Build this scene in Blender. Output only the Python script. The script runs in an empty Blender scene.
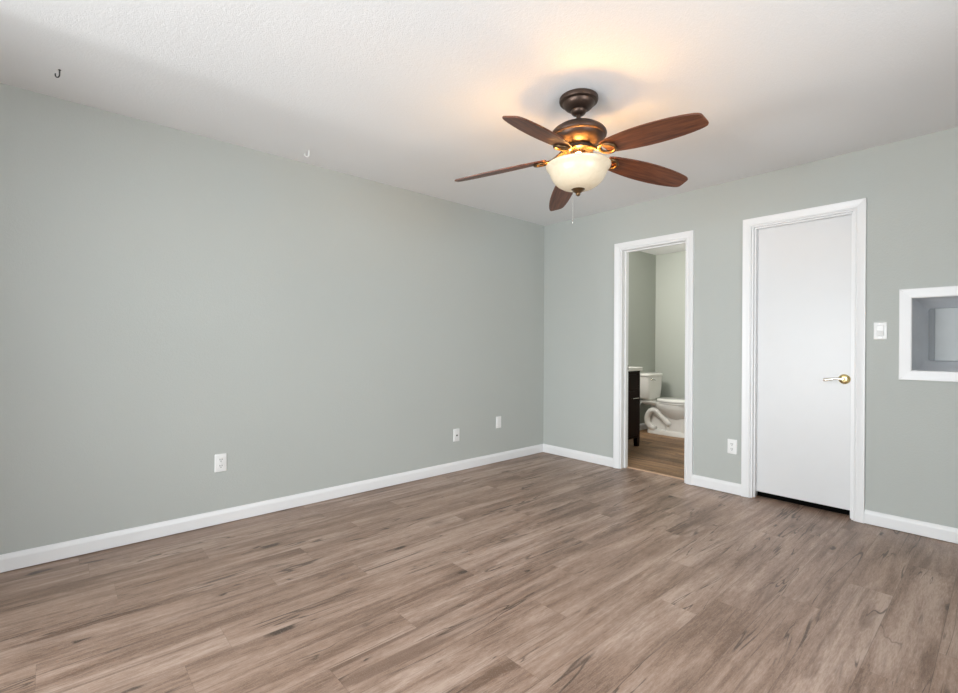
import bpy, bmesh, math, random
from mathutils import Vector, Matrix
random.seed(7)
S = bpy.context.scene
COL = S.collection
PI = math.pi

# ------------------------------------------------------------------ camera
F_PX = 474.72
YAW, PITCH, ROLL = 0.8408, -0.0018, 0.0049
HC = 1.1452
cam_d = bpy.data.cameras.new('camera')
cam_d.sensor_width = 36.0
cam_d.lens = F_PX / 958 * 36.0
cam_d.clip_start = 0.02
cam = bpy.data.objects.new('camera', cam_d)
COL.objects.link(cam)
fw = Vector((-math.sin(YAW) * math.cos(PITCH), math.cos(YAW) * math.cos(PITCH), math.sin(PITCH)))
r0 = Vector((math.cos(YAW), math.sin(YAW), 0))
u0 = r0.cross(fw)
rt = r0 * math.cos(ROLL) + u0 * math.sin(ROLL)
up = -r0 * math.sin(ROLL) + u0 * math.cos(ROLL)
cam.matrix_world = Matrix(((rt.x, up.x, -fw.x, 0), (rt.y, up.y, -fw.y, 0), (rt.z, up.z, -fw.z, HC), (0, 0, 0, 1)))
S.camera = cam

# ------------------------------------------------------------------ world, daylight, exposure
S.view_settings.view_transform = 'Standard'
S.view_settings.look = 'None'
S.view_settings.gamma = 1.0
S.view_settings.use_curve_mapping = False
S.view_settings.exposure = 0.11
S.cycles.use_denoising = True
S.cycles.max_bounces = 12
S.cycles.diffuse_bounces = 8
S.cycles.sample_clamp_indirect = 8.0
W = bpy.data.worlds.new('daylight_sky')
S.world = W
W.use_nodes = True
bg = W.node_tree.nodes['Background']
bg.inputs[0].default_value = (0.80, 0.90, 1.0, 1)
bg.inputs[1].default_value = 1.0

# the room: left wall x = XL, back wall y = YB, behind the camera y = YF, right wall x = XR
XL, YB, YF, XR, H = -3.3533, 3.9403, -1.05, 1.30, 2.44
T = 0.12


def area(name, loc, direction, sx, sy, power, color, spread=PI):
    d = bpy.data.lights.new(name, 'AREA')
    d.shape = 'RECTANGLE'
    d.size, d.size_y = sx, sy
    d.energy = power
    d.color = color
    d.spread = spread
    o = bpy.data.objects.new(name, d)
    COL.objects.link(o)
    o.location = loc
    o.rotation_euler = Vector(direction).to_track_quat('-Z', 'Y').to_euler()
    return o


# daylight coming in through the two windows, behind and to the right of the camera
area('daylight_rear_window', (-1.30, YF - 1.50, 1.25), (0, 1, -0.15), 4.0, 2.3, 285, (0.92, 0.975, 1.0))
area('daylight_side_window', (XR + 0.30, 1.35, 1.40), (-1, 0, 0.0), 1.9, 1.2, 74, (0.93, 0.975, 1.0))
# unseen lamps added outside the glass door, throwing light up onto the ceiling
area('added_ceiling_fill', (-1.0, -3.1, -0.05), (0, 0.75, 0.66), 2.6, 1.6, 6, (1.0, 0.99, 0.97))
area('added_ceiling_band', (-2.64, -4.4, -0.1), (0.22, 0.86, 0.47), 0.28, 0.9, 10.5, (0.98, 0.99, 1.0), math.radians(62))
# vanity light of the bathroom, on the side wall above the basin
area('bathroom_vanity_light', (-3.18, 4.55, 2.05), (0.75, 0.62, -0.25), 0.5, 0.12, 30, (1.0, 0.96, 0.90))


# ------------------------------------------------------------------ material helpers
class NT:
    def __init__(self, name):
        self.m = bpy.data.materials.new(name)
        self.m.use_nodes = True
        self.t = self.m.node_tree
        self.b = self.t.nodes['Principled BSDF']
        self.out = self.t.nodes['Material Output']

    def n(self, kind, **kw):
        x = self.t.nodes.new(kind)
        for k, v in kw.items():
            if k.startswith('i_'):
                x.inputs[k[2:].replace('_', ' ')].default_value = v
            else:
                setattr(x, k, v)
        return x

    def l(self, a, b):
        self.t.links.new(a, b)

    def math(self, op, a, b=None, c=None, clamp=False):
        x = self.n('ShaderNodeMath', operation=op, use_clamp=clamp)
        for i, v in enumerate((a, b, c)):
            if v is None:
                continue
            if isinstance(v, (int, float)):
                x.inputs[i].default_value = v
            else:
                self.l(v, x.inputs[i])
        return x.outputs[0]

    def ramp(self, src, stops):
        x = self.n('ShaderNodeValToRGB')
        cr = x.color_ramp
        while len(cr.elements) > 1:
            cr.elements.remove(cr.elements[-1])
        cr.elements[0].position = stops[0][0]
        cr.elements[0].color = col4(stops[0][1])
        for p, c in stops[1:]:
            e = cr.elements.new(p)
            e.color = col4(c)
        self.l(src, x.inputs[0])
        return x.outputs[0]

    def mix(self, fac, a, b, blend='MIX'):
        x = self.n('ShaderNodeMix', data_type='RGBA', blend_type=blend)
        if isinstance(fac, (int, float)):
            x.inputs[0].default_value = fac
        else:
            self.l(fac, x.inputs[0])
        for i, v in ((6, a), (7, b)):
            if isinstance(v, tuple):
                x.inputs[i].default_value = col4(v)
            else:
                self.l(v, x.inputs[i])
        return x.outputs[2]

    def noise(self, vec, scale, detail=3.0, rough=0.5, dist=0.0):
        x = self.n('ShaderNodeTexNoise')
        x.inputs['Scale'].default_value = scale
        x.inputs['Detail'].default_value = detail
        x.inputs['Roughness'].default_value = rough
        x.inputs['Distortion'].default_value = dist
        self.l(vec, x.inputs['Vector'])
        return x.outputs[0]

    def scale(self, vec, s, offset=None):
        x = self.n('ShaderNodeVectorMath', operation='MULTIPLY')
        x.inputs[1].default_value = s
        self.l(vec, x.inputs[0])
        if offset is None:
            return x.outputs[0]
        y = self.n('ShaderNodeVectorMath', operation='ADD')
        self.l(x.outputs[0], y.inputs[0])
        self.l(offset, y.inputs[1])
        return y.outputs[0]

    def bump(self, h, strength, dist):
        x = self.n('ShaderNodeBump')
        x.inputs['Strength'].default_value = strength
        x.inputs['Distance'].default_value = dist
        self.l(h, x.inputs['Height'])
        self.l(x.outputs[0], self.b.inputs['Normal'])


def col4(c):
    if isinstance(c, (int, float)):
        return (c, c, c, 1)
    return (*c, 1) if len(c) == 3 else tuple(c)


def plain(name, color, rough=0.5, metal=0.0, spec=0.5, bump=None, var=0.04):
    """a simple procedural surface: slight tone variation and an optional fine relief"""
    k = NT(name)
    tc = k.n('ShaderNodeTexCoord').outputs['Object']
    nz = k.noise(tc, 9.0, 4.0)
    lo = tuple(max(0, c * (1 - var)) for c in color)
    hi = tuple(min(1, c * (1 + var)) for c in color)
    k.l(k.mix(nz, lo, hi), k.b.inputs['Base Color'])
    k.b.inputs['Roughness'].default_value = rough
    k.b.inputs['Metallic'].default_value = metal
    k.b.inputs['Specular IOR Level'].default_value = spec
    if bump:
        k.bump(k.noise(tc, bump[0], 3.0), bump[1], bump[2])
    return k.m


def painted(name, color, scale, strength, dist, rough=0.6):
    """sprayed orange-peel plaster paint"""
    k = NT(name)
    pos = k.n('ShaderNodeNewGeometry').outputs['Position']
    big = k.noise(pos, 1.3, 2.0)
    c = k.mix(big, tuple(x * 0.97 for x in color), tuple(min(1, x * 1.03) for x in color))
    k.l(c, k.b.inputs['Base Color'])
    k.b.inputs['Roughness'].default_value = rough
    k.b.inputs['Specular IOR Level'].default_value = 0.3
    a = k.noise(pos, scale, 2.0, 0.55)
    b = k.noise(pos, scale * 0.37, 2.0, 0.5)
    h = k.math('ADD', k.math('MULTIPLY', a, 0.6), k.math('MULTIPLY', b, 0.5))
    k.bump(h, strength, dist)
    return k.m


def plank_material(name, dark, mid, light, crack, axis='Y', width=0.178, length=1.22, knots=True, rough=0.38):
    k = NT(name)
    pos = k.n('ShaderNodeNewGeometry').outputs['Position']
    at = k.n('ShaderNodeAttribute', attribute_name='plank')
    off = k.n('ShaderNodeVectorMath', operation='MULTIPLY')
    k.l(at.outputs['Color'], off.inputs[0])
    off.inputs[1].default_value = (37.0, 53.0, 19.0)
    o = off.outputs[0]
    sw = (lambda a, b: (a, b, 1.0)) if axis == 'Y' else (lambda a, b: (b, a, 1.0))
    sep = k.n('ShaderNodeSeparateColor')
    k.l(at.outputs['Color'], sep.inputs[0])
    band = k.noise(k.scale(pos, sw(9.0, 0.95), o), 1.0, 5.0, 0.58, 0.8)
    mid_g = k.noise(k.scale(pos, sw(46.0, 3.4), o), 1.0, 4.0, 0.65, 0.8)
    fine = k.noise(k.scale(pos, sw(230.0, 26.0), o), 1.0, 3.0, 0.65)
    speck = k.noise(k.scale(pos, sw(480.0, 190.0), o), 1.0, 2.0, 0.6)
    g = k.math('ADD', k.math('MULTIPLY', band, 0.52), k.math('MULTIPLY', mid_g, 0.24))
    g = k.math('ADD', g, k.math('MULTIPLY', fine, 0.24))
    g = k.math('ADD', g, k.math('MULTIPLY', k.math('SUBTRACT', sep.outputs[0], 0.5), 0.05))
    base = k.ramp(g, ((0.39, dark), (0.50, mid), (0.61, light)))
    # warm drift from plank to plank
    base = k.mix(k.math('MULTIPLY', sep.outputs[1], 0.20), base, (0.33, 0.21, 0.145))
    # broad dark streaks of heartwood
    st_ = k.noise(k.scale(pos, sw(14.0, 0.9), o), 1.0, 4.0, 0.6, 1.2)
    st_ = k.math('MULTIPLY', k.math('SUBTRACT', st_, 0.565), 9.0, clamp=True)
    base = k.mix(k.math('MULTIPLY', st_, 0.62), base, dark)
    # long dark cracks that follow the grain
    cn = k.noise(k.scale(pos, sw(8.0, 0.62), o), 1.0, 3.0, 0.5, 0.9)
    line = k.math('ABSOLUTE', k.math('SUBTRACT', cn, 0.5))
    line = k.math('SUBTRACT', 1.0, k.math('DIVIDE', line, 0.011), clamp=True)
    msk = k.noise(k.scale(pos, sw(3.6, 2.4), o), 1.0, 2.0)
    msk = k.math('MULTIPLY', k.math('SUBTRACT', msk, 0.46), 8.0, clamp=True)
    ck = k.math('MULTIPLY', line, msk)
    base = k.mix(k.math('MULTIPLY', k.math('MULTIPLY', ck, 1.5, clamp=True), 0.78), base, crack)
    if knots:
        v = k.n('ShaderNodeTexVoronoi', feature='F1')
        v.inputs['Scale'].default_value = 1.0
        v.inputs['Randomness'].default_value = 1.0
        wv = k.n('ShaderNodeVectorMath', operation='ADD')
        k.l(k.scale(pos, sw(9.0, 3.0), o), wv.inputs[0])
        wn = k.n('ShaderNodeTexNoise')
        wn.inputs['Scale'].default_value = 3.0
        k.l(k.scale(pos, sw(9.0, 5.0), o), wn.inputs['Vector'])
        ws = k.n('ShaderNodeVectorMath', operation='MULTIPLY')
        ws.inputs[1].default_value = (0.32, 0.32, 0.0)
        k.l(wn.outputs['Color'], ws.inputs[0])
        k.l(ws.outputs[0], wv.inputs[1])
        k.l(wv.outputs[0], v.inputs['Vector'])
        sc = k.n('ShaderNodeSeparateColor')
        k.l(v.outputs['Color'], sc.inputs[0])
        size = k.math('MULTIPLY', k.math('SUBTRACT', sc.outputs[0], 0.50, clamp=True), 0.46)
        kn = k.math('SUBTRACT', 1.0, k.math('DIVIDE', v.outputs['Distance'], k.math('ADD', size, 0.0005)), clamp=True)
        halo = k.math('SUBTRACT', 1.0, k.math('DIVIDE', v.outputs['Distance'], k.math('ADD', k.math('MULTIPLY', size, 2.6), 0.0005)), clamp=True)
        base = k.mix(k.math('MULTIPLY', halo, 0.6), base, dark)
        base = k.mix(k.math('MULTIPLY', k.math('MULTIPLY', kn, 2.2, clamp=True), 0.9), base, crack)
    # seams between planks
    uv = k.n('ShaderNodeUVMap', uv_map='plank_uv').outputs[0]
    su = k.n('ShaderNodeSeparateXYZ')
    k.l(uv, su.inputs[0])
    du = k.math('MINIMUM', su.outputs[0], k.math('SUBTRACT', width, su.outputs[0]))
    dv = k.math('MINIMUM', su.outputs[1], k.math('SUBTRACT', length, su.outputs[1]))
    d = k.math('MINIMUM', du, dv)
    seam = k.math('SUBTRACT', 1.0, k.math('DIVIDE', d, 0.0016), clamp=True)
    base = k.mix(k.math('MULTIPLY', seam, 0.55), base, crack)
    base = k.mix(k.math('MULTIPLY', k.math('SUBTRACT', speck, 0.55, clamp=True), 1.6), base, (0.62, 0.55, 0.48))
    k.l(base, k.b.inputs['Base Color'])
    r = k.math('ADD', rough - 0.06, k.math('MULTIPLY', mid_g, 0.14))
    k.l(r, k.b.inputs['Roughness'])
    k.b.inputs['Specular IOR Level'].default_value = 0.5
    h = k.math('ADD', k.math('MULTIPLY', fine, 0.5), k.math('MULTIPLY', ck, -0.7))
    h = k.math('SUBTRACT', h, seam)
    k.bump(h, 0.16, 0.0015)
    return k.m


def walnut(name):
    k = NT(name)
    tc = k.n('ShaderNodeTexCoord').outputs['Object']
    a = k.noise(k.scale(tc, (5.0, 70.0, 30.0)), 1.0, 5.0, 0.65, 0.6)
    b = k.noise(k.scale(tc, (14.0, 260.0, 60.0)), 1.0, 3.0, 0.6)
    g = k.math('ADD', k.math('MULTIPLY', a, 0.7), k.math('MULTIPLY', b, 0.3))
    c = k.ramp(g, ((0.36, (0.045, 0.013, 0.006)), (0.50, (0.125, 0.038, 0.016)), (0.64, (0.215, 0.075, 0.032))))
    k.l(c, k.b.inputs['Base Color'])
    k.b.inputs['Roughness'].default_value = 0.42
    k.bump(b, 0.08, 0.001)
    return k.m


def frosted(name):
    """alabaster glass shade: scatters the bulb light through"""
    k = NT(name)
    t = k.t
    tc = k.n('ShaderNodeTexCoord').outputs['Object']
    sw = k.noise(tc, 22.0, 4.0, 0.6, 2.2)
    c = k.mix(sw, (0.66, 0.56, 0.40), (0.78, 0.70, 0.56))
    tr = k.n('ShaderNodeBsdfTranslucent')
    k.l(c, tr.inputs[0])
    k.l(c, k.b.inputs['Base Color'])
    k.b.inputs['Roughness'].default_value = 0.25
    mx = k.n('ShaderNodeMixShader')
    mx.inputs[0].default_value = 0.0045
    k.l(k.b.outputs[0], mx.inputs[1])
    k.l(tr.outputs[0], mx.inputs[2])
    # light scattered inside the lit glass
    em = k.n('ShaderNodeEmission')
    em.inputs[0].default_value = (1.0, 0.80, 0.50, 1)
    em.inputs[1].default_value = 0.05
    ad = k.n('ShaderNodeAddShader')
    k.l(mx.outputs[0], ad.inputs[0])
    k.l(em.outputs[0], ad.inputs[1])
    k.l(ad.outputs[0], k.out.inputs[0])
    return k.m


def glass(name):
    k = NT(name)
    tp = k.n('ShaderNodeBsdfTransparent')
    gl = k.n('ShaderNodeBsdfGlossy')
    gl.inputs['Roughness'].default_value = 0.02
    fr = k.n('ShaderNodeFresnel')
    fr.inputs[0].default_value = 1.45
    mx = k.n('ShaderNodeMixShader')
    k.l(fr.outputs[0], mx.inputs[0])
    k.l(tp.outputs[0], mx.inputs[1])
    k.l(gl.outputs[0], mx.inputs[2])
    k.l(mx.outputs[0], k.out.inputs[0])
    return k.m


def emit(name, color, strength):
    k = NT(name)
    k.b.inputs['Emission Color'].default_value = col4(color)
    k.b.inputs['Emission Strength'].default_value = strength
    k.b.inputs['Base Color'].default_value = (0.9, 0.9, 0.9, 1)
    return k.m


M = {}
M['wall'] = painted('sage_grey_wall_paint', (0.474, 0.494, 0.470), 190.0, 0.50, 0.003)
M['ceiling'] = painted('white_ceiling_texture', (0.835, 0.835, 0.84), 230.0, 0.50, 0.004, 0.8)
M['bathwall'] = painted('bathroom_wall_paint', (0.445, 0.470, 0.430), 130.0, 0.25, 0.003)
M['trim'] = plain('white_gloss_trim', (0.82, 0.82, 0.825), 0.35, 0, 0.45, None, 0.015)
M['door'] = plain('white_door_paint', (0.73, 0.73, 0.735), 0.33, 0, 0.45, (40.0, 0.03, 0.001), 0.015)
M['plastic'] = plain('white_plastic', (0.82, 0.82, 0.81), 0.32, 0, 0.5, None, 0.01)
M['slot'] = plain('dark_slot', (0.03, 0.03, 0.03), 0.6)
M['screw'] = plain('screw_metal', (0.75, 0.75, 0.75), 0.3, 0.8)
M['bronze'] = plain('oil_rubbed_bronze', (0.085, 0.055, 0.042), 0.40, 0.75, 0.5, (60.0, 0.05, 0.001), 0.15)
M['arm'] = plain('antique_bronze_arm', (0.16, 0.095, 0.045), 0.36, 0.85, 0.5, None, 0.15)
M['brass'] = plain('polished_brass', (0.80, 0.66, 0.33), 0.20, 1.0)
M['nickel'] = plain('brushed_nickel', (0.72, 0.70, 0.66), 0.25, 1.0)
M['walnut'] = walnut('walnut_blade')
M['frost'] = frosted('alabaster_glass')
M['bulb'] = emit('warm_bulb', (1.0, 0.53, 0.14), 225.0)
M['steel'] = plain('galvanized_steel', (0.68, 0.70, 0.73), 0.55, 0.10, 0.5, (30.0, 0.05, 0.001), 0.10)
M['porcelain'] = plain('white_porcelain', (0.84, 0.83, 0.80), 0.12, 0, 0.5, None, 0.01)
M['espresso'] = plain('espresso_wood', (0.014, 0.005, 0.003), 0.5, 0, 0.10, (50.0, 0.08, 0.001), 0.3)
M['stone'] = plain('white_stone_top', (0.85, 0.84, 0.82), 0.2)
M['strip'] = plain('oak_threshold', (0.55, 0.36, 0.24), 0.4, 0, 0.5, None, 0.12)
M['hook'] = plain('dark_hook_metal', (0.03, 0.03, 0.03), 0.4, 0.6)
M['concrete'] = plain('outdoor_ground', (0.35, 0.35, 0.33), 0.9)
M['glass'] = glass('window_glass')
M['floor'] = plank_material('vinyl_oak_planks', (0.155, 0.091, 0.060), (0.335, 0.224, 0.167), (0.500, 0.370, 0.300), (0.050, 0.028, 0.018))
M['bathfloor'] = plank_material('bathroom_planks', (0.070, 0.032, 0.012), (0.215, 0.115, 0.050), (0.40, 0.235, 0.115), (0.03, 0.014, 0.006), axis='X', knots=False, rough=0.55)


# ------------------------------------------------------------------ mesh helpers
class MB:
    def __init__(self):
        self.b = bmesh.new()

    def box(self, x0, x1, y0, y1, z0, z1):
        vs = [self.b.verts.new((x, y, z)) for x in (x0, x1) for y in (y0, y1) for z in (z0, z1)]
        for q in ((0, 1, 3, 2), (4, 6, 7, 5), (0, 4, 5, 1), (2, 3, 7, 6), (0, 2, 6, 4), (1, 5, 7, 3)):
            self.b.faces.new([vs[i] for i in q])
        return self

    def loft(self, rings, closed=True, cap=True):
        R = [[self.b.verts.new(p) for p in r] for r in rings]
        n = len(R[0])
        for a, b in zip(R, R[1:]):
            for i in range(n if closed else n - 1):
                j = (i + 1) % n
                try:
                    self.b.faces.new((a[i], a[j], b[j], b[i]))
                except ValueError:
                    pass
        if cap and closed:
            self.b.faces.new(list(reversed(R[0])))
            self.b.faces.new(R[-1])
        return self

    def lathe(self, prof, seg=48, at=(0, 0, 0), axis='z'):
        rings = []
        for r, z in prof:
            r = max(r, 1e-4)
            ring = []
            for i in range(seg):
                a = 2 * PI * i / seg
                c, s = r * math.cos(a), r * math.sin(a)
                p = {'z': (c, s, z), 'x': (z, c, s), 'y': (s, z, c)}[axis]
                ring.append((p[0] + at[0], p[1] + at[1], p[2] + at[2]))
            rings.append(ring)
        return self.loft(rings)

    def tube(self, pts, r, seg=10):
        pts = [Vector(p) for p in pts]
        rr = r if isinstance(r, (list, tuple)) else [r] * len(pts)
        rings = []
        prev = None
        for i, p in enumerate(pts):
            t = (pts[min(i + 1, len(pts) - 1)] - pts[max(i - 1, 0)]).normalized()
            if prev is None:
                n = t.orthogonal().normalized()
            else:
                n = (prev - t * prev.dot(t)).normalized()
            prev = n
            b = t.cross(n)
            rings.append([p + (n * math.cos(2 * PI * k / seg) + b * math.sin(2 * PI * k / seg)) * rr[i] for k in range(seg)])
        return self.loft(rings)

    def prism(self, poly, z0, z1):
        return self.loft([[(x, y, z0) for x, y in poly], [(x, y, z1) for x, y in poly]])

    def build(self, name, mat, parent=None, smooth=None, bevel=None, seg=2):
        bmesh.ops.recalc_face_normals(self.b, faces=self.b.faces)
        me = bpy.data.meshes.new(name)
        self.b.to_mesh(me)
        self.b.free()
        me.materials.append(M[mat] if isinstance(mat, str) else mat)
        o = bpy.data.objects.new(name, me)
        COL.objects.link(o)
        if smooth:
            for f in me.polygons:
                f.use_smooth = True
            if smooth != 'all':
                me.set_sharp_from_angle(angle=math.radians(smooth))
        if bevel:
            md = o.modifiers.new('bevel', 'BEVEL')
            md.width = bevel
            md.segments = seg
            md.limit_method = 'ANGLE'
            md.angle_limit = math.radians(40)
        if parent:
            o.parent = parent
        return o


def thing(name, label, cat, loc=(0, 0, 0), rotz=0.0, group=None, kind=None):
    o = bpy.data.objects.new(name, None)
    o.empty_display_size = 0.1
    COL.objects.link(o)
    o.location = loc
    o.rotation_euler = (0, 0, rotz)
    return tag(o, label, cat, group, kind)


def tag(o, label, cat, group=None, kind=None):
    o['label'] = label
    o['category'] = cat
    if group:
        o['group'] = group
    if kind:
        o['kind'] = kind
    return o


def struct(o, label, cat):
    return tag(o, label, cat, None, 'structure')


# ------------------------------------------------------------------ floors
def planks(name, mat, x0, x1, y0, y1, rows, width, length, axis):
    """rows: list of (start coordinate across, phase along). One mesh, one quad per plank."""
    b = bmesh.new()
    uvl = b.loops.layers.uv.new('plank_uv')
    cl = b.faces.layers.float_color.new('plank')
    rnd = random.Random(21)
    A0, A1, L0, L1 = (x0, x1, y0, y1) if axis == 'Y' else (y0, y1, x0, x1)
    for s, ph in rows:
        a0, a1 = max(s, A0), min(s + width, A1)
        if a1 - a0 < 1e-4:
            continue
        k = math.floor((L0 - ph) / length)
        while ph + k * length < L1:
            s0 = ph + k * length
            l0, l1 = max(s0, L0), min(s0 + length, L1)
            c = (rnd.random(), rnd.random(), rnd.random(), 1)
            k += 1
            if l1 - l0 < 1e-4:
                continue
            P = [(a0, l0), (a1, l0), (a1, l1), (a0, l1)]
            vs = [b.verts.new((p[0], p[1], 0) if axis == 'Y' else (p[1], p[0], 0)) for p in P]
            f = b.faces.new(vs if axis == 'Y' else vs[::-1])
            f[cl] = c
            PP = P if axis == 'Y' else P[::-1]
            for lp, p in zip(f.loops, PP):
                lp[uvl].uv = (p[0] - s, p[1] - s0)
    me = bpy.data.meshes.new(name)
    b.to_mesh(me)
    b.free()
    me.materials.append(M[mat])
    o = bpy.data.objects.new(name, me)
    COL.objects.link(o)
    return o


PW, PL = 0.178, 1.2165
phase = {-1: 2.15, 0: 2.885, 1: 2.50, 2: 3.45, 3: 2.05, 4: 1.244, 5: 1.615, 6: 0.727, 7: 2.315, 8: 0.349, 9: 0.503,
         10: -0.045, 11: 0.795, 12: 1.036, 13: 0.216, 14: 0.62, 15: 1.35, 16: 0.1}
rows = []
for i in range(-10, 18):
    rows.append((-0.351 - PW * (i + 1), phase.get(i, random.uniform(0, PL))))
THY = YB + T - 0.015
struct(planks('floor', 'floor', XL, XR, YF, THY, rows, PW, PL, 'Y'), 'weathered grey brown oak plank floor of the main room', 'floor')
brow = [(THY + 0.0 + i * 0.15 - 0.06, random.uniform(0, PL)) for i in range(0, 18)]
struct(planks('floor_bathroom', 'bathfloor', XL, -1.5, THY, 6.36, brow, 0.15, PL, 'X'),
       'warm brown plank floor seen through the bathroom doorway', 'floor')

# ------------------------------------------------------------------ walls
DX0, DX1, DZ = -2.425, -1.800, 2.052      # bathroom doorway rough opening
CX0, CX1, CZ = -1.308, -0.682, 2.062      # closed door opening
NX0, NX1, NZ0, NZ1 = -0.400, 0.270, 1.006, 1.449   # wall box opening

w = MB()
for a, b_, z0, z1 in ((XL - T, DX0, 0, H), (DX0, DX1, DZ, H), (DX1, CX0, 0, H), (CX0, CX1, CZ, H), (CX1, NX0, 0, H),
                      (NX0, NX1, 0, NZ0), (NX0, NX1, NZ1, H), (NX1, XR + T, 0, H)):
    w.box(a, b_, YB, YB + T, z0, z1)
struct(w.build('wall_back', 'wall'), 'sage grey wall holding the doorway, the closed door and the light switch', 'wall')
struct(MB().box(XL - T, XL, YF - T, YB, 0, H).build('wall_left', 'wall'), 'long bare sage grey wall on the left', 'wall')

# wall behind the camera with a sliding glass door, right wall with a window
GX0, GX1, GZ = -2.69, 0.02, 2.10
w = MB()
w.box(XL - T, GX0, YF - T, YF, 0, H).box(GX1, XR + T, YF - T, YF, 0, H).box(GX0, GX1, YF - T, YF, GZ, H)
struct(w.build('wall_front', 'wall'), 'sage grey wall behind the viewer with the sliding glass door', 'wall')
RY0, RY1, RZ0, RZ1 = 0.40, 2.30, 0.85, 2.08
w = MB()
w.box(XR, XR + T, YF - T, RY0, 0, H).box(XR, XR + T, RY1, YB, 0, H).box(XR, XR + T, RY0, RY1, 0, RZ0).box(XR, XR + T, RY0, RY1, RZ1, H)
struct(w.build('wall_right', 'wall'), 'sage grey wall on the right with a window', 'wall')
struct(MB().box(XL - T, XR + T, YF - T, YB + T, H, H + 0.1).build('ceiling', 'ceiling'), 'white textured ceiling over the main room', 'ceiling')

g = thing('window_1', 'white framed sliding glass door behind the viewer', 'glass door', ((GX0 + GX1) / 2, YF - T / 2, 0), kind='structure')
hw = (GX1 - GX0) / 2
m = MB()
m.box(-hw, -hw + 0.06, -.05, .05, 0, GZ).box(hw - 0.06, hw, -.05, .05, 0, GZ).box(-hw, hw, -.05, .05, GZ - 0.06, GZ).box(-hw, hw, -.05, .05, 0, 0.04)
m.box(-0.05, 0.05, -.03, .03, 0.04, GZ - 0.06)
m.build('window_frame', 'trim', g)
MB().box(-hw + .06, -.05, -.004, .004, .04, GZ - .06).box(.05, hw - .06, -.004, .004, .04, GZ - .06).build('pane', 'glass', g)
g = thing('window_2', 'white framed window in the right wall', 'window', (XR + T / 2, (RY0 + RY1) / 2, RZ0), kind='structure')
hw = (RY1 - RY0) / 2
hz = RZ1 - RZ0
m = MB()
m.box(-.05, .05, -hw, -hw + .05, 0, hz).box(-.05, .05, hw - .05, hw, 0, hz).box(-.05, .05, -hw, hw, 0, .05).box(-.05, .05, -hw, hw, hz - .05, hz).box(-.03, .03, -.03, .03, .05, hz - .05)
m.build('window_frame', 'trim', g)
MB().box(-.004, .004, -hw + .05, -.03, .05, hz - .05).box(-.004, .004, .03, hw - .05, .05, hz - .05).build('pane', 'glass', g)

# bathroom shell
BY1 = 6.36
struct(MB().box(XL - T, XL, YB, BY1 + T, 0, H).build('wall_bathroom_left', 'bathwall'), 'bathroom side wall behind the toilet tank', 'wall')
struct(MB().box(XL, -1.5 + T, BY1, BY1 + T, 0, H).build('wall_bathroom_back', 'bathwall'), 'pale far wall of the bathroom', 'wall')
struct(MB().box(-1.5, -1.5 + T, YB + T, BY1, 0, H).build('wall_bathroom_right', 'bathwall'), 'bathroom wall out of sight on the right', 'wall')
struct(MB().box(XL - T, -1.5 + T, YB + T, BY1 + T, H, H + 0.1).build('ceiling_bathroom', 'ceiling'), 'white bathroom ceiling seen through the doorway', 'ceiling')
# closet behind the closed door
w = MB()
w.box(-1.5 + T, -0.50, 4.70, 4.78, 0, H).box(-0.58, -0.50, YB + T, 4.70, 0, H).box(-1.5 + T, -0.50, YB + T, 4.70, H, H + .1)
struct(w.build('wall_closet', 'wall'), 'closet walls behind the closed white door', 'wall')
M['closet_shade'] = plain('closet_floor_shade', (0.02, 0.018, 0.016), 0.95, 0, 0.1, (300.0, 0.5, 0.004), 0.3)  # near-black colour stands in for the shade of the unlit closet
struct(MB().box(-1.5 + T, -0.50, THY, 4.70, -.02, 0.0).build('floor_closet', 'closet_shade'), 'closet floor under the closed white door, coloured dark as shade', 'floor')


# ------------------------------------------------------------------ baseboards
BP = ((0, 0.004), (0.013, 0.004), (0.014, 0.010), (0.014, 0.066), (0.0115, 0.074), (0.008, 0.083), (0.004, 0.089), (0, 0.090))


def baseboard(name, p0, p1, nrm, label):
    r = [[(p[0] + nrm[0] * d, p[1] + nrm[1] * d, z) for d, z in BP] for p in (p0, p1)]
    return struct(MB().loft(r).build(name, 'trim'), label, 'baseboard')


baseboard('baseboard_left', (XL, YF), (XL, YB), (1, 0), 'long white baseboard along the left wall')
baseboard('baseboard_back', (XL, YB), (-2.483, YB), (0, -1), 'short white baseboard between the corner and the bathroom doorway')
baseboard('baseboard_middle', (-1.757, YB), (-1.362, YB), (0, -1), 'short white baseboard between the doorway and the closed door')
baseboard('baseboard_right', (-0.627, YB), (XR, YB), (0, -1), 'white baseboard right of the closed door')
baseboard('baseboard_bathroom', (XL, YB + T), (XL, BY1), (1, 0), 'white baseboard between the vanity and the toilet')


# ------------------------------------------------------------------ doorway, door
CAS = ((0, 0), (0, 0.009), (0.006, 0.012), (0.011, 0.009), (0.016, 0.010), (0.030, 0.0145), (0.040, 0.0165), (0.050, 0.018), (0.057, 0.018), (0.058, 0.0))


def casing(x0, x1, z1, y, parent, name='casing', side=-1):
    """moulded casing mitred round three sides of an opening"""
    rings = []
    for k in range(4):
        ring = []
        for a, d in CAS:
            xx = (x0 - a) if k < 2 else (x1 + a)
            zz = 0.002 if k in (0, 3) else z1 + a
            ring.append((xx, y + side * d, zz))
        rings.append(ring)
    return MB().loft(rings).build(name, 'trim', parent)


def jamb(x0, x1, z1, t, y0, y1, parent):
    m = MB()
    m.box(x0 - t, x0, y0, y1, 0.002, z1 + t).box(x1, x1 + t, y0, y1, 0.002, z1 + t).box(x0, x1, y0, y1, z1, z1 + t)
    return m.build('jamb', 'trim', parent, bevel=0.001)


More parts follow.
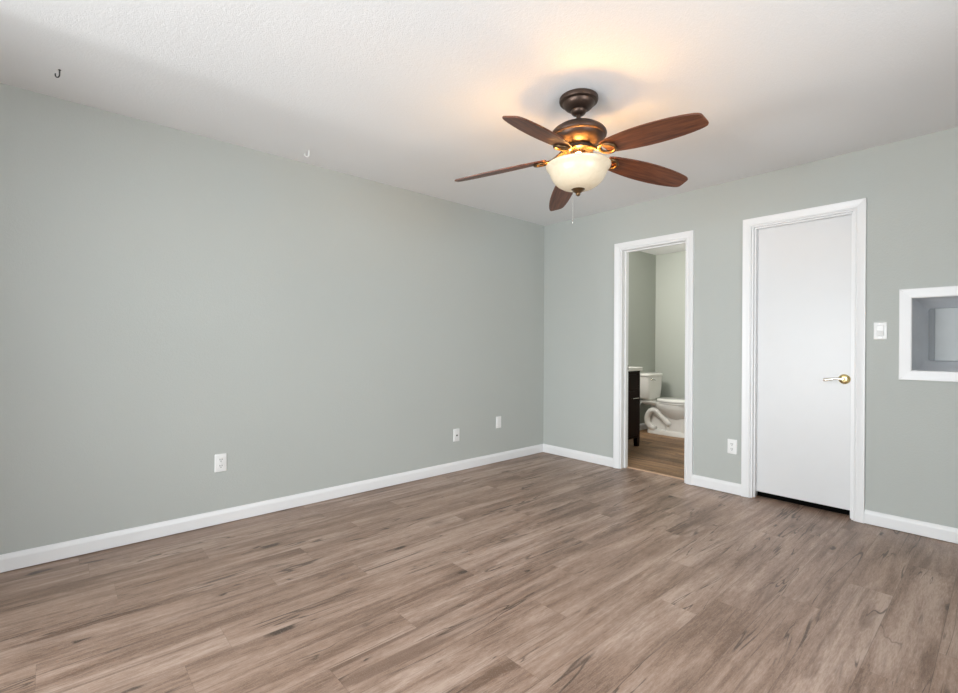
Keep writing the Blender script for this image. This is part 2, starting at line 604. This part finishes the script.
def stops(x0, x1, z1, y0, y1, parent, d=0.011):
    m = MB()
    m.box(x0, x0 + d, y0, y1, 0.003, z1).box(x1 - d, x1, y0, y1, 0.003, z1).box(x0 + d, x1 - d, y0, y1, z1 - d, z1)
    return m.build('door_stop', 'trim', parent, bevel=0.002)


t1 = thing('trim_1', 'white cased doorway opening to the bathroom', 'doorway', ((DX0 + DX1) / 2, YB, 0), kind='structure')
cx = (DX0 + DX1) / 2
casing(DX0 - cx, DX1 - cx, DZ - 0.003, 0, t1)
jamb(DX0 + .014 - cx, DX1 - .014 - cx, DZ - .014, .0138, 0.0, T, t1)
stops(DX0 + .014 - cx, DX1 - .014 - cx, DZ - .014, 0.055, 0.095, t1)
MB().box(DX0 + .014 - cx, DX0 + .0165 - cx, .100, .118, .925, .965).build('strike_plate', 'bronze', t1)
o = MB().loft([[(DX0 + .016, THY - .012, 0.0005), (DX0 + .016, THY - .008, .006), (DX0 + .016, THY + .012, .006), (DX0 + .016, THY + .016, .0005)],
               [(DX1 - .016, THY - .012, 0.0005), (DX1 - .016, THY - .008, .006), (DX1 - .016, THY + .012, .006), (DX1 - .016, THY + .016, .0005)]]).build('trim_2', 'strip')
struct(o, 'thin light wood threshold strip across the bathroom doorway', 'threshold')

d1 = thing('door_1', 'closed plain white door with a brass lever handle', 'door', ((CX0 + CX1) / 2, YB, 0), kind='structure')
cx = (CX0 + CX1) / 2
casing(CX0 - cx, CX1 - cx, CZ - 0.003, 0, d1)
jx0, jx1, jz = CX0 + .013 - cx, CX1 - .013 - cx, CZ - .013
jamb(jx0, jx1, jz, .0128, 0.0, T, d1)
stops(jx0, jx1, jz, 0.022, 0.058, d1)
MB().box(jx0 + .003, jx1 - .003, .060, .095, .046, jz - .003).build('door_slab', 'door', d1, bevel=0.002)
# lever handle
hx, hz = -0.746 - cx, 0.930
h = thing('door_handle', '', '', (hx, 0.060, hz))
for k in ('label', 'category'):
    del h[k]
h.parent = d1
h['label'] = 'polished brass lever handle on a round rose'
MB().lathe(((0, 0), (.033, 0), (.0335, -.004), (.030, -.009), (.022, -.012), (.014, -.014), (.0, -.014)), 40, axis='y').build('rose', 'brass', h, smooth=40)
MB().tube([(0, -.012, 0), (0, -.045, 0)], .010, 16).build('spindle', 'brass', h, smooth=40)
lp = []
for i in range(13):
    s = i / 12
    lp.append((0.006 - 0.112 * s, -.050 - .004 * math.sin(s * PI), 0.005 * math.sin(s * PI * 1.5) - 0.004 * s))
MB().tube(lp, [.0095 - .0025 * math.sin(PI * min(1, i / 12 * 1.1)) + (.002 if i > 9 else 0) for i in range(13)], 14).build('lever', plain('pale_brass', (0.90, 0.86, 0.76), 0.18, 0.9), h, smooth=60)


# ------------------------------------------------------------------ recessed wall box
n = thing('wall_niche', 'grey steel recessed wall box in a white mitred frame right of the light switch', 'wall box', (0, YB, 0))
fx0, fx1, fz0, fz1 = NX0, NX1, NZ0, NZ1
fwid = 0.060


def mitred(x0, x1, z0, z1, wd, th):
    pr = ((0, 0), (0, th * 0.75), (0.006, th), (wd - 0.004, th * 1.15), (wd, th), (wd, 0))
    rings = []
    for sx, sz in ((0, 0), (1, 0), (1, 1), (0, 1), (0, 0)):
        ring = []
        for a, d in pr:
            ring.append(((x1 + a) if sx else (x0 - a), -d, (z1 + a) if sz else (z0 - a)))
        rings.append(ring)
    return MB().loft(rings, cap=False)


fr = mitred(fx0, fx1, fz0, fz1, fwid, 0.016).build('trim_frame', 'trim', n)
M['joint'] = plain('joint_filler', (0.55, 0.54, 0.53), 0.6)
for sx, sz in ((0, 0), (1, 0), (1, 1), (0, 1)):    # thin mitre joints
    a = Vector((fx1 if sx else fx0, -.0125, fz1 if sz else fz0))
    b_ = Vector(((fx1 + fwid - .004) if sx else (fx0 - fwid + .004), -.0185, (fz1 + fwid - .004) if sz else (fz0 - fwid + .004)))
    MB().tube([a, b_], .0009, 5).build('mitre_joint', 'joint', n)


def rect(x0, x1, z0, z1, y, r=0.0):
    if not r:
        return [(x0, y, z0), (x1, y, z0), (x1, y, z1), (x0, y, z1)]
    pts = []
    for cx_, cz_, a0 in ((x1 - r, z0 + r, -90), (x1 - r, z1 - r, 0), (x0 + r, z1 - r, 90), (x0 + r, z0 + r, 180)):
        for k in range(5):
            a = math.radians(a0 + k * 22.5)
            pts.append((cx_ + r * math.cos(a), y, cz_ + r * math.sin(a)))
    return pts


# sleeve: straight lip, small step, then walls that taper to the back
e = 0.0005
s = MB()
s.loft([rect(fx0 + e, fx1 - e, fz0 + e, fz1 - e, -.006, .002), rect(fx0 + e, fx1 - e, fz0 + e, fz1 - e, .190, .002),
        rect(fx0 + .005, fx1 - .005, fz0 + .006, fz1 - .006, .200, .004),
        rect(fx0 + .006, fx1 - .006, fz0 + .008, fz1 - .008, .255, .006),
        rect(fx0 + .041, fx1 - .041, fz0 + .052, fz1 - .044, .345, .012),
        rect(fx0 + .044, fx1 - .044, fz0 + .054, fz1 - .046, .350, .012)], cap=False)
s.build('sleeve', 'steel', n, smooth=35)
bx0, bx1, bz0, bz1 = fx0 + .041, fx1 - .041, fz0 + .052, fz1 - .044
MB().box(bx0 - .02, bx1 + .02, .352, .356, bz0 - .02, bz1 + .02).build('back_plate', plain('dark_steel', (0.26, 0.27, 0.28), 0.5, 0.2), n)
MB().box(bx0 + .034, bx1 - .034, .336, .352, bz0 + .004, bz1 - .004).build('inner_panel', plain('inner_panel_steel', (0.46, 0.475, 0.475), 0.55, 0.1, 0.4, (14.0, 0.05, 0.002), 0.10), n, bevel=0.003)
for z in (1.131, 1.341):
    MB().lathe(((0, 0), (.009, 0), (.009, .003), (.006, .006), (0, .0065)), 16, (fx0 + e, .222, z), 'x').build('screw', 'plastic', n, smooth=40)


# ------------------------------------------------------------------ outlets and switches (front faces -Y in local space)
def plate(parent, wd=0.070, ht=0.114):
    hw, hh = wd / 2, ht / 2
    def rr(x, z, y, r):
        return rect(-x, x, -z, z, y, r)
    MB().loft([rr(hw, hh, 0, .004), rr(hw, hh, -.002, .004), rr(hw - .003, hh - .003, -.0055, .003), rr(hw - .005, hh - .005, -.006, .003)]).build('cover_plate', 'plastic', parent, smooth=30)


def screw(parent, z, y=-.006):
    MB().lathe(((0, 0), (.0033, 0), (.0028, -.001), (0, -.0013)), 12, (0, y, z), 'y').build('screw', 'screw', parent, smooth=40)


def duplex(loc, rotz, label):
    t = thing('wall_outlet', label, 'outlet', loc, rotz, 'electrical outlets')
    plate(t)
    for z in (0.0195, -0.0195):
        r = MB().loft([rect(-.0165, .0165, z - .014, z + .014, -.0055, .008), rect(-.0165, .0165, z - .014, z + .014, -.0085, .008)]).build('receptacle', 'plastic', t, smooth=30)
        MB().box(-.0075, -.0045, -.0092, -.0084, z - .001, z + .008).box(.0045, .0075, -.0092, -.0084, z - .001, z + .007).build('slot', 'slot', r)
        MB().lathe(((0, -.0084), (.0028, -.0084), (.0028, -.0092), (0, -.0092)), 12, (0, 0, z - .0075), 'y').build('ground_hole', 'slot', r)
    screw(t, 0)
    return t


duplex((XL, 0.7935, 0.390), PI / 2, 'white duplex outlet low on the long left wall')
duplex((-1.437, YB, 0.368), 0, 'white duplex outlet on the narrow wall between the doorway and the closed door')
t = thing('wall_plate', 'white cable jack plate with one dark hole, middle of the left wall plates', 'wall plate', (XL, 2.730, 0.330), PI / 2)
plate(t)
MB().lathe(((0, -.006), (.0075, -.006), (.0075, -.009), (.005, -.0095), (.005, -.014), (0, -.014)), 16, (0, 0, -.002), 'y').build('jack', 'slot', t, smooth=40)
screw(t, .042)
screw(t, -.042)
t = thing('wall_plate', 'white blank cover plate on the left wall nearest the far corner', 'wall plate', (XL, 3.264, 0.392), PI / 2)
plate(t)
MB().loft([rect(-.0165, .0165, -.033, .033, -.0055, .002), rect(-.0165, .0165, -.033, .033, -.008, .002)]).build('insert', 'plastic', t)
screw(t, .042)
screw(t, -.042)

t = thing('light_switch', 'white rocker light switch beside the closed door', 'light switch', (-0.551, YB, 1.253), 0)
plate(t, .068, .112)
MB().loft([rect(-.018, .018, -.035, .035, -.0050, .002), rect(-.018, .018, -.035, .035, -.0068, .002)]).build('switch_frame', plain('switch_frame_plastic', (0.62, 0.62, 0.61), 0.4), t)
r = MB().loft([[(-.016, -.0060, -.032), (-.016, -.0150, -.0315), (-.016, -.0085, .0), (-.016, -.0105, .032), (-.016, -.0060, .0325)],
               [(.016, -.0060, -.032), (.016, -.0150, -.0315), (.016, -.0085, .0), (.016, -.0105, .032), (.016, -.0060, .0325)]])
r.build('rocker', 'plastic', t)
screw(t, .044)
screw(t, -.044)


# ------------------------------------------------------------------ ceiling hooks
def hook(loc, rotz, mat, label, s=1.0):
    t = thing('ceiling_hook', label, 'hook', loc, rotz, 'small hooks in the ceiling')
    pts = [(0, 0, 0), (0, 0, -.014 * s)]
    for k in range(11):
        a = math.radians(0 - k * 21)
        pts.append((-.009 * s + .009 * s * math.cos(a), 0, -.020 * s + .009 * s * math.sin(a) * 1.2))
    MB().tube(pts, .0020 * s ** 2, 8).build('hook_wire', mat, t, smooth=60)
    MB().lathe(((0, 0), (.006, 0), (.005, -.0025), (0, -.003)), 14).build('hook_collar', mat, t, smooth=40)
    return t


hook((-3.002, 0.016, H), math.radians(48), 'hook', 'small dark metal hook in the ceiling at the far left', 1.15)
hook((-3.120, 1.262, H), math.radians(60), 'plastic', 'small white hook in the ceiling close to the left wall', 1.4)


# ------------------------------------------------------------------ ceiling fan
FX, FY = -1.503, 2.033
f = thing('ceiling_fan', 'bronze ceiling fan with five walnut blades and a glowing glass bowl light', 'ceiling fan', (FX, FY, H))
Z = lambda z: z - H
P = lambda *pr: tuple((r, z - H) for r, z in pr)
MB().lathe(P((0, 2.4395), (.094, 2.4395), (.099, 2.435), (.100, 2.424), (.097, 2.414), (.088, 2.411), (.082, 2.409), (.080, 2.402), (.076, 2.394),
             (.066, 2.384), (.052, 2.377), (.040, 2.374), (0, 2.374)), 64).build('canopy', 'bronze', f, smooth=35)
MB().lathe(P((0, 2.376), (.036, 2.376), (.040, 2.370), (.039, 2.362), (.032, 2.353), (.020, 2.347), (0, 2.347)), 40).build('hanger_collar', 'bronze', f, smooth=40)
MB().lathe(P((0, 2.352), (.0115, 2.352), (.0115, 2.302), (.026, 2.300), (.028, 2.296), (0, 2.296)), 28).build('downrod', 'bronze', f, smooth=40)
MB().lathe(P((0, 2.304), (.035, 2.303), (.070, 2.297), (.105, 2.284), (.130, 2.267), (.141, 2.254), (.1445, 2.244), (.143, 2.236), (.137, 2.230), (.132, 2.229),
             (.130, 2.224), (.124, 2.212), (.108, 2.197), (.086, 2.186), (.066, 2.181), (.062, 2.178), (0, 2.178)), 72).build('motor_housing', 'bronze', f, smooth=35)
MB().lathe(P((0, 2.179), (.074, 2.179), (.077, 2.176), (.077, 2.160), (.072, 2.157), (0, 2.157)), 48).build('flywheel', 'bronze', f, smooth=35)
MB().lathe(P((0, 2.158), (.036, 2.158), (.036, 2.112), (.050, 2.106), (.050, 2.098), (.020, 2.092), (.006, 2.088), (.005, 1.955), (0, 1.955)), 32).build('light_fitter', 'bronze', f, smooth=35)

DROOP = math.atan2(0.072, 0.680)
HUB = 2.145
PITCH_B = math.radians(15.0)
# blade, local frame: x along the blade from the hub axis, y to its counter-clockwise side
st = ((.168, .040), (.180, .047), (.205, .053), (.25, .0605), (.31, .0680), (.37, .0725), (.43, .0735), (.49, .0720), (.55, .0675), (.60, .0610), (.635, .0545), (.658, .0485), (.672, .0420), (.679, .0340), (.681, .022))
edge = [(x, w_) for x, w_ in st] + [(x, -w_) for x, w_ in reversed(st)]
bm_ = MB()
th = 0.0070


def bl(x, y, z):
    return (x, y, z)


bm_.loft([[bl(x, y * .985, -th / 2) for x, y in edge], [bl(x, y, -th / 2 + .001) for x, y in edge], [bl(x, y, th / 2 - .001) for x, y in edge], [bl(x, y * .985, th / 2) for x, y in edge]])
blade0 = bm_.build('blade', 'walnut', f)
# bronze arm: hub flange, neck and open oval loop under the blade
am = MB()
am.tube([(.060, 0, .026), (.085, 0, .022), (.110, 0, .008), (.135, .0, -.005), (.150, .0, -.009)], [.012, .011, .009, .009, .010], 12)
loop = []
for k in range(29):
    a = 2 * PI * k / 28 + PI
    loop.append((.190 + .042 * math.cos(a), .036 * math.sin(a), -.0105))
am.tube(loop, .0080, 10)
arm0 = am.build('blade_arm', 'arm', f, smooth=60)
for k in range(5):
    a = math.radians(-5.3 + 72 * k)
    # counter-clockwise edge hangs lower
    R = Matrix.Rotation(a, 4, 'Z') @ Matrix.Rotation(DROOP + (math.radians(2.0) if k == 2 else 0), 4, 'Y') @ Matrix.Rotation(-PITCH_B, 4, 'X')
    mw = Matrix.Translation((0, 0, HUB - H)) @ R
    if k == 0:
        b_, r_ = blade0, arm0
    else:
        b_, r_ = blade0.copy(), arm0.copy()
        for q in (b_, r_):
            COL.objects.link(q)
            q.parent = f
    b_.matrix_local = mw
    r_.matrix_local = mw

# bowl shade: outer and inner skin
outer = [(.166, 2.086), (.1665, 2.080), (.163, 2.072), (.155, 2.064), (.149, 2.055), (.145, 2.043), (.138, 2.026), (.126, 2.006), (.108, 1.988), (.084, 1.973), (.056, 1.964), (.020, 1.960)]
bw = MB()
seg = 72
ring = lambda r, z: [(r * math.cos(2 * PI * i / seg), r * math.sin(2 * PI * i / seg), z - H) for i in range(seg)]
bw.loft([ring(r, z) for r, z in outer], cap=False)
bw.build('glass_bowl', 'frost', f, smooth='all')
MB().lathe(P((0, 1.968), (.034, 1.966), (.035, 1.961), (.028, 1.954), (.018, 1.946), (.012, 1.942), (.0125, 1.938), (.010, 1.931), (.005, 1.927), (0, 1.926)), 32).build('finial', 'arm', f, smooth=40)
cx_, cy_ = -.028 * .667, -.028 * .745
ch = MB()
ch.tube([(cx_, cy_, Z(1.962)), (cx_, cy_, Z(1.80))], .0011, 6)
ch.lathe(P((0, 1.803), (.003, 1.800), (.0035, 1.790), (.002, 1.783), (0, 1.782)), 12, (cx_, cy_, 0))
ch.build('pull_chain', 'nickel', f, smooth=60)
for (dx, dy) in ((.594, -.805), (-.594, .805)):
    bx, by = .052 * dx, .052 * dy
    MB().lathe(P((0, 2.131), (.013, 2.131), (.014, 2.123), (.024, 2.105), (.027, 2.091), (.024, 2.077), (.012, 2.068), (0, 2.066)), 24, (bx, by, 0)).build('light_bulb', 'bulb', f, smooth='all')


# ------------------------------------------------------------------ bathroom vanity (front faces +X)
VX0, VX1, VY0, VY1 = XL + .016, -2.830, 4.10, 5.020
v = thing('vanity_cabinet', 'dark espresso bathroom vanity with white top seen through the doorway', 'vanity', (VX0, VY0, 0))
vw, vd = VY1 - VY0, VX1 - VX0
bz, tz = 0.102, 0.868
m = MB()
m.box(0, vd - .018, 0, vw, bz, tz)
m.build('cabinet_body', 'espresso', v, bevel=.002)
for (x, y) in ((0, 0), (0, vw - .05), (vd - .055, 0), (vd - .055, vw - .05)):
    MB().loft([[(x + .006, y + .004, 0), (x + .049, y + .004, 0), (x + .049, y + .046, 0), (x + .006, y + .046, 0)],
               [(x, y, bz), (x + .055, y, bz), (x + .055, y + .05, bz), (x, y + .05, bz)]]).build('leg', 'espresso', v)
m = MB()    # face frame stile and rails
m.box(vd - .018, vd, 0, .05, bz, tz).box(vd - .018, vd, vw - .05, vw, bz, tz).box(vd - .018, vd, .05, vw - .05, tz - .04, tz).box(vd - .018, vd, .05, vw - .05, bz, bz + .03)
m.build('face_frame', 'espresso', v, bevel=.002)
half = (vw - .1) / 2
for k in range(2):
    y0 = .05 + k * half + .003
    y1 = y0 + half - .006
    dr = MB().box(vd - .018, vd + .004, y0, y1, .648, tz - .043).build('drawer', 'espresso', v, bevel=.002)
    do = MB().box(vd - .018, vd + .004, y0, y1, bz + .033, .642).build('door', 'espresso', v, bevel=.002)
    yc = y1 - .085 if k == 1 else y0 + .085
    MB().tube([(vd + .004, yc - .06, .56), (vd + .028, yc - .06, .56), (vd + .028, yc + .06, .56), (vd + .004, yc + .06, .56)], .0045, 8).build('handle', 'nickel', do)
m = MB().box(0, vd + .020, -.0, vw + .022, tz, tz + .040)
m.build('vanity_top', 'stone', v, bevel=.004)
MB().box(0, .018, 0, vw + .022, tz + .040, tz + .045).build('backsplash', 'stone', v)

# ------------------------------------------------------------------ toilet (faces +X, tank on the bathroom's side wall)
TY = 5.985
t = thing('toilet', 'white two piece toilet in the bathroom with tank against the side wall', 'toilet', (XL, TY, 0))


def sup(cx, a, b_, z, n_=32, p=2.6, x_=0):
    """superellipse ring, x half length a, y half width b"""
    out = []
    for i in range(n_):
        th_ = 2 * PI * i / n_
        c, s_ = math.cos(th_), math.sin(th_)
        out.append((cx + a * math.copysign(abs(c) ** (2 / p), c), b_ * math.copysign(abs(s_) ** (2 / p), s_), z))
    return out


MB().loft([sup(.115, .082, .172, .455, 40, 5), sup(.115, .090, .180, .470, 40, 5), sup(.115, .098, .192, .60, 40, 5.5), sup(.115, .102, .198, .748, 40, 6)]).build('tank', 'porcelain', t, smooth=50)
MB().loft([sup(.115, .106, .203, .748, 40, 6), sup(.115, .110, .208, .754, 40, 6), sup(.115, .110, .208, .772, 40, 6), sup(.115, .104, .202, .784, 40, 6), sup(.115, .085, .180, .789, 40, 5)]).build('tank_lid', 'porcelain', t, smooth=50)
lv = MB()
lv.lathe(((0, .216), (.014, .216), (.014, .226), (0, .228)), 16, (0, -.135, .712), 'x')
lv.tube([(.226, -.135, .712), (.236, -.135, .712), (.238, -.105, .708), (.236, -.070, .700)], [.006, .006, .0055, .007], 10)
lv.build('flush_lever', 'nickel', t, smooth=50)
# bowl: deck and rim tapering down to the pedestal
bw = MB()
bw.loft([sup(.520, .115, .085, .20, 40, 2.6), sup(.515, .150, .112, .235, 40, 2.3), sup(.490, .205, .150, .29, 40, 2.2), sup(.470, .235, .175, .345, 40, 2.2), sup(.462, .246, .184, .385, 40, 2.2), sup(.462, .244, .182, .408, 40, 2.2)])
bw.loft([sup(.23, .15, .09, .365, 32, 4), sup(.21, .185, .140, .395, 32, 4), sup(.20, .185, .150, .410, 32, 4), sup(.20, .185, .148, .425, 32, 4)])
bw.loft([sup(.115, .06, .10, .42, 24, 4), sup(.115, .06, .10, .458, 24, 4)])
bw.build('bowl', 'porcelain', t, smooth=55)
pd = MB()
pd.loft([sup(.395, .275, .118, .0, 40, 4), sup(.395, .275, .118, .035, 40, 4), sup(.395, .262, .104, .060, 40, 4)])
pd.loft([sup(.510, .135, .098, .04, 32, 5), sup(.512, .135, .096, .12, 32, 4.5), sup(.515, .135, .096, .21, 32, 3.6), sup(.515, .150, .108, .245, 32, 2.6)])
pd.loft([sup(.29, .150, .055, .04, 24, 3), sup(.29, .15, .055, .20, 24, 3), sup(.27, .12, .055, .30, 24, 3), sup(.25, .10, .06, .37, 24, 3)])
pd.build('pedestal', 'porcelain', t, smooth=55)
# sculpted trapway on both sides
for sg in (-1, 1):
    pts = []
    for x_, z_ in ((.250, .060), (.185, .075), (.140, .115), (.126, .180), (.140, .245), (.178, .297), (.225, .315), (.278, .292), (.335, .238), (.390, .180), (.450, .135)):
        pts.append((x_, sg * .080, z_))
    fine = []
    for i in range(len(pts) - 1):
        for s_ in (0, .5):
            fine.append(Vector(pts[i]).lerp(Vector(pts[i + 1]), s_))
    fine.append(Vector(pts[-1]))
    for it in range(2):
        fine = [fine[0]] + [(fine[i - 1] + fine[i] * 2 + fine[i + 1]) / 4 for i in range(1, len(fine) - 1)] + [fine[-1]]
    MB().tube(fine, .038, 14).build('trapway', 'porcelain', t, smooth='all')
MB().loft([sup(.490, .238, .186, .412, 40, 2.2), sup(.490, .240, .188, .420, 40, 2.2), sup(.490, .236, .184, .428, 40, 2.2)]).build('seat', 'porcelain', t, smooth=50)
MB().loft([sup(.488, .240, .188, .434, 40, 2.2), sup(.488, .243, .191, .442, 40, 2.2), sup(.488, .240, .188, .458, 40, 2.2), sup(.488, .225, .175, .466, 40, 2.2)]).build('seat_lid', 'porcelain', t, smooth=50)
hs = MB()
hs.tube([(.012, -.235, .20), (.05, -.235, .20), (.066, -.235, .21), (.074, -.232, .26), (.070, -.20, .33), (.075, -.15, .385), (.08, -.13, .432)], .006, 8)
hs.lathe(((0, 0.014), (.022, .014), (.022, .020), (0, .022)), 16, (0, -.235, .20), 'x')
hs.build('supply_hose', 'plastic', t, smooth=50)
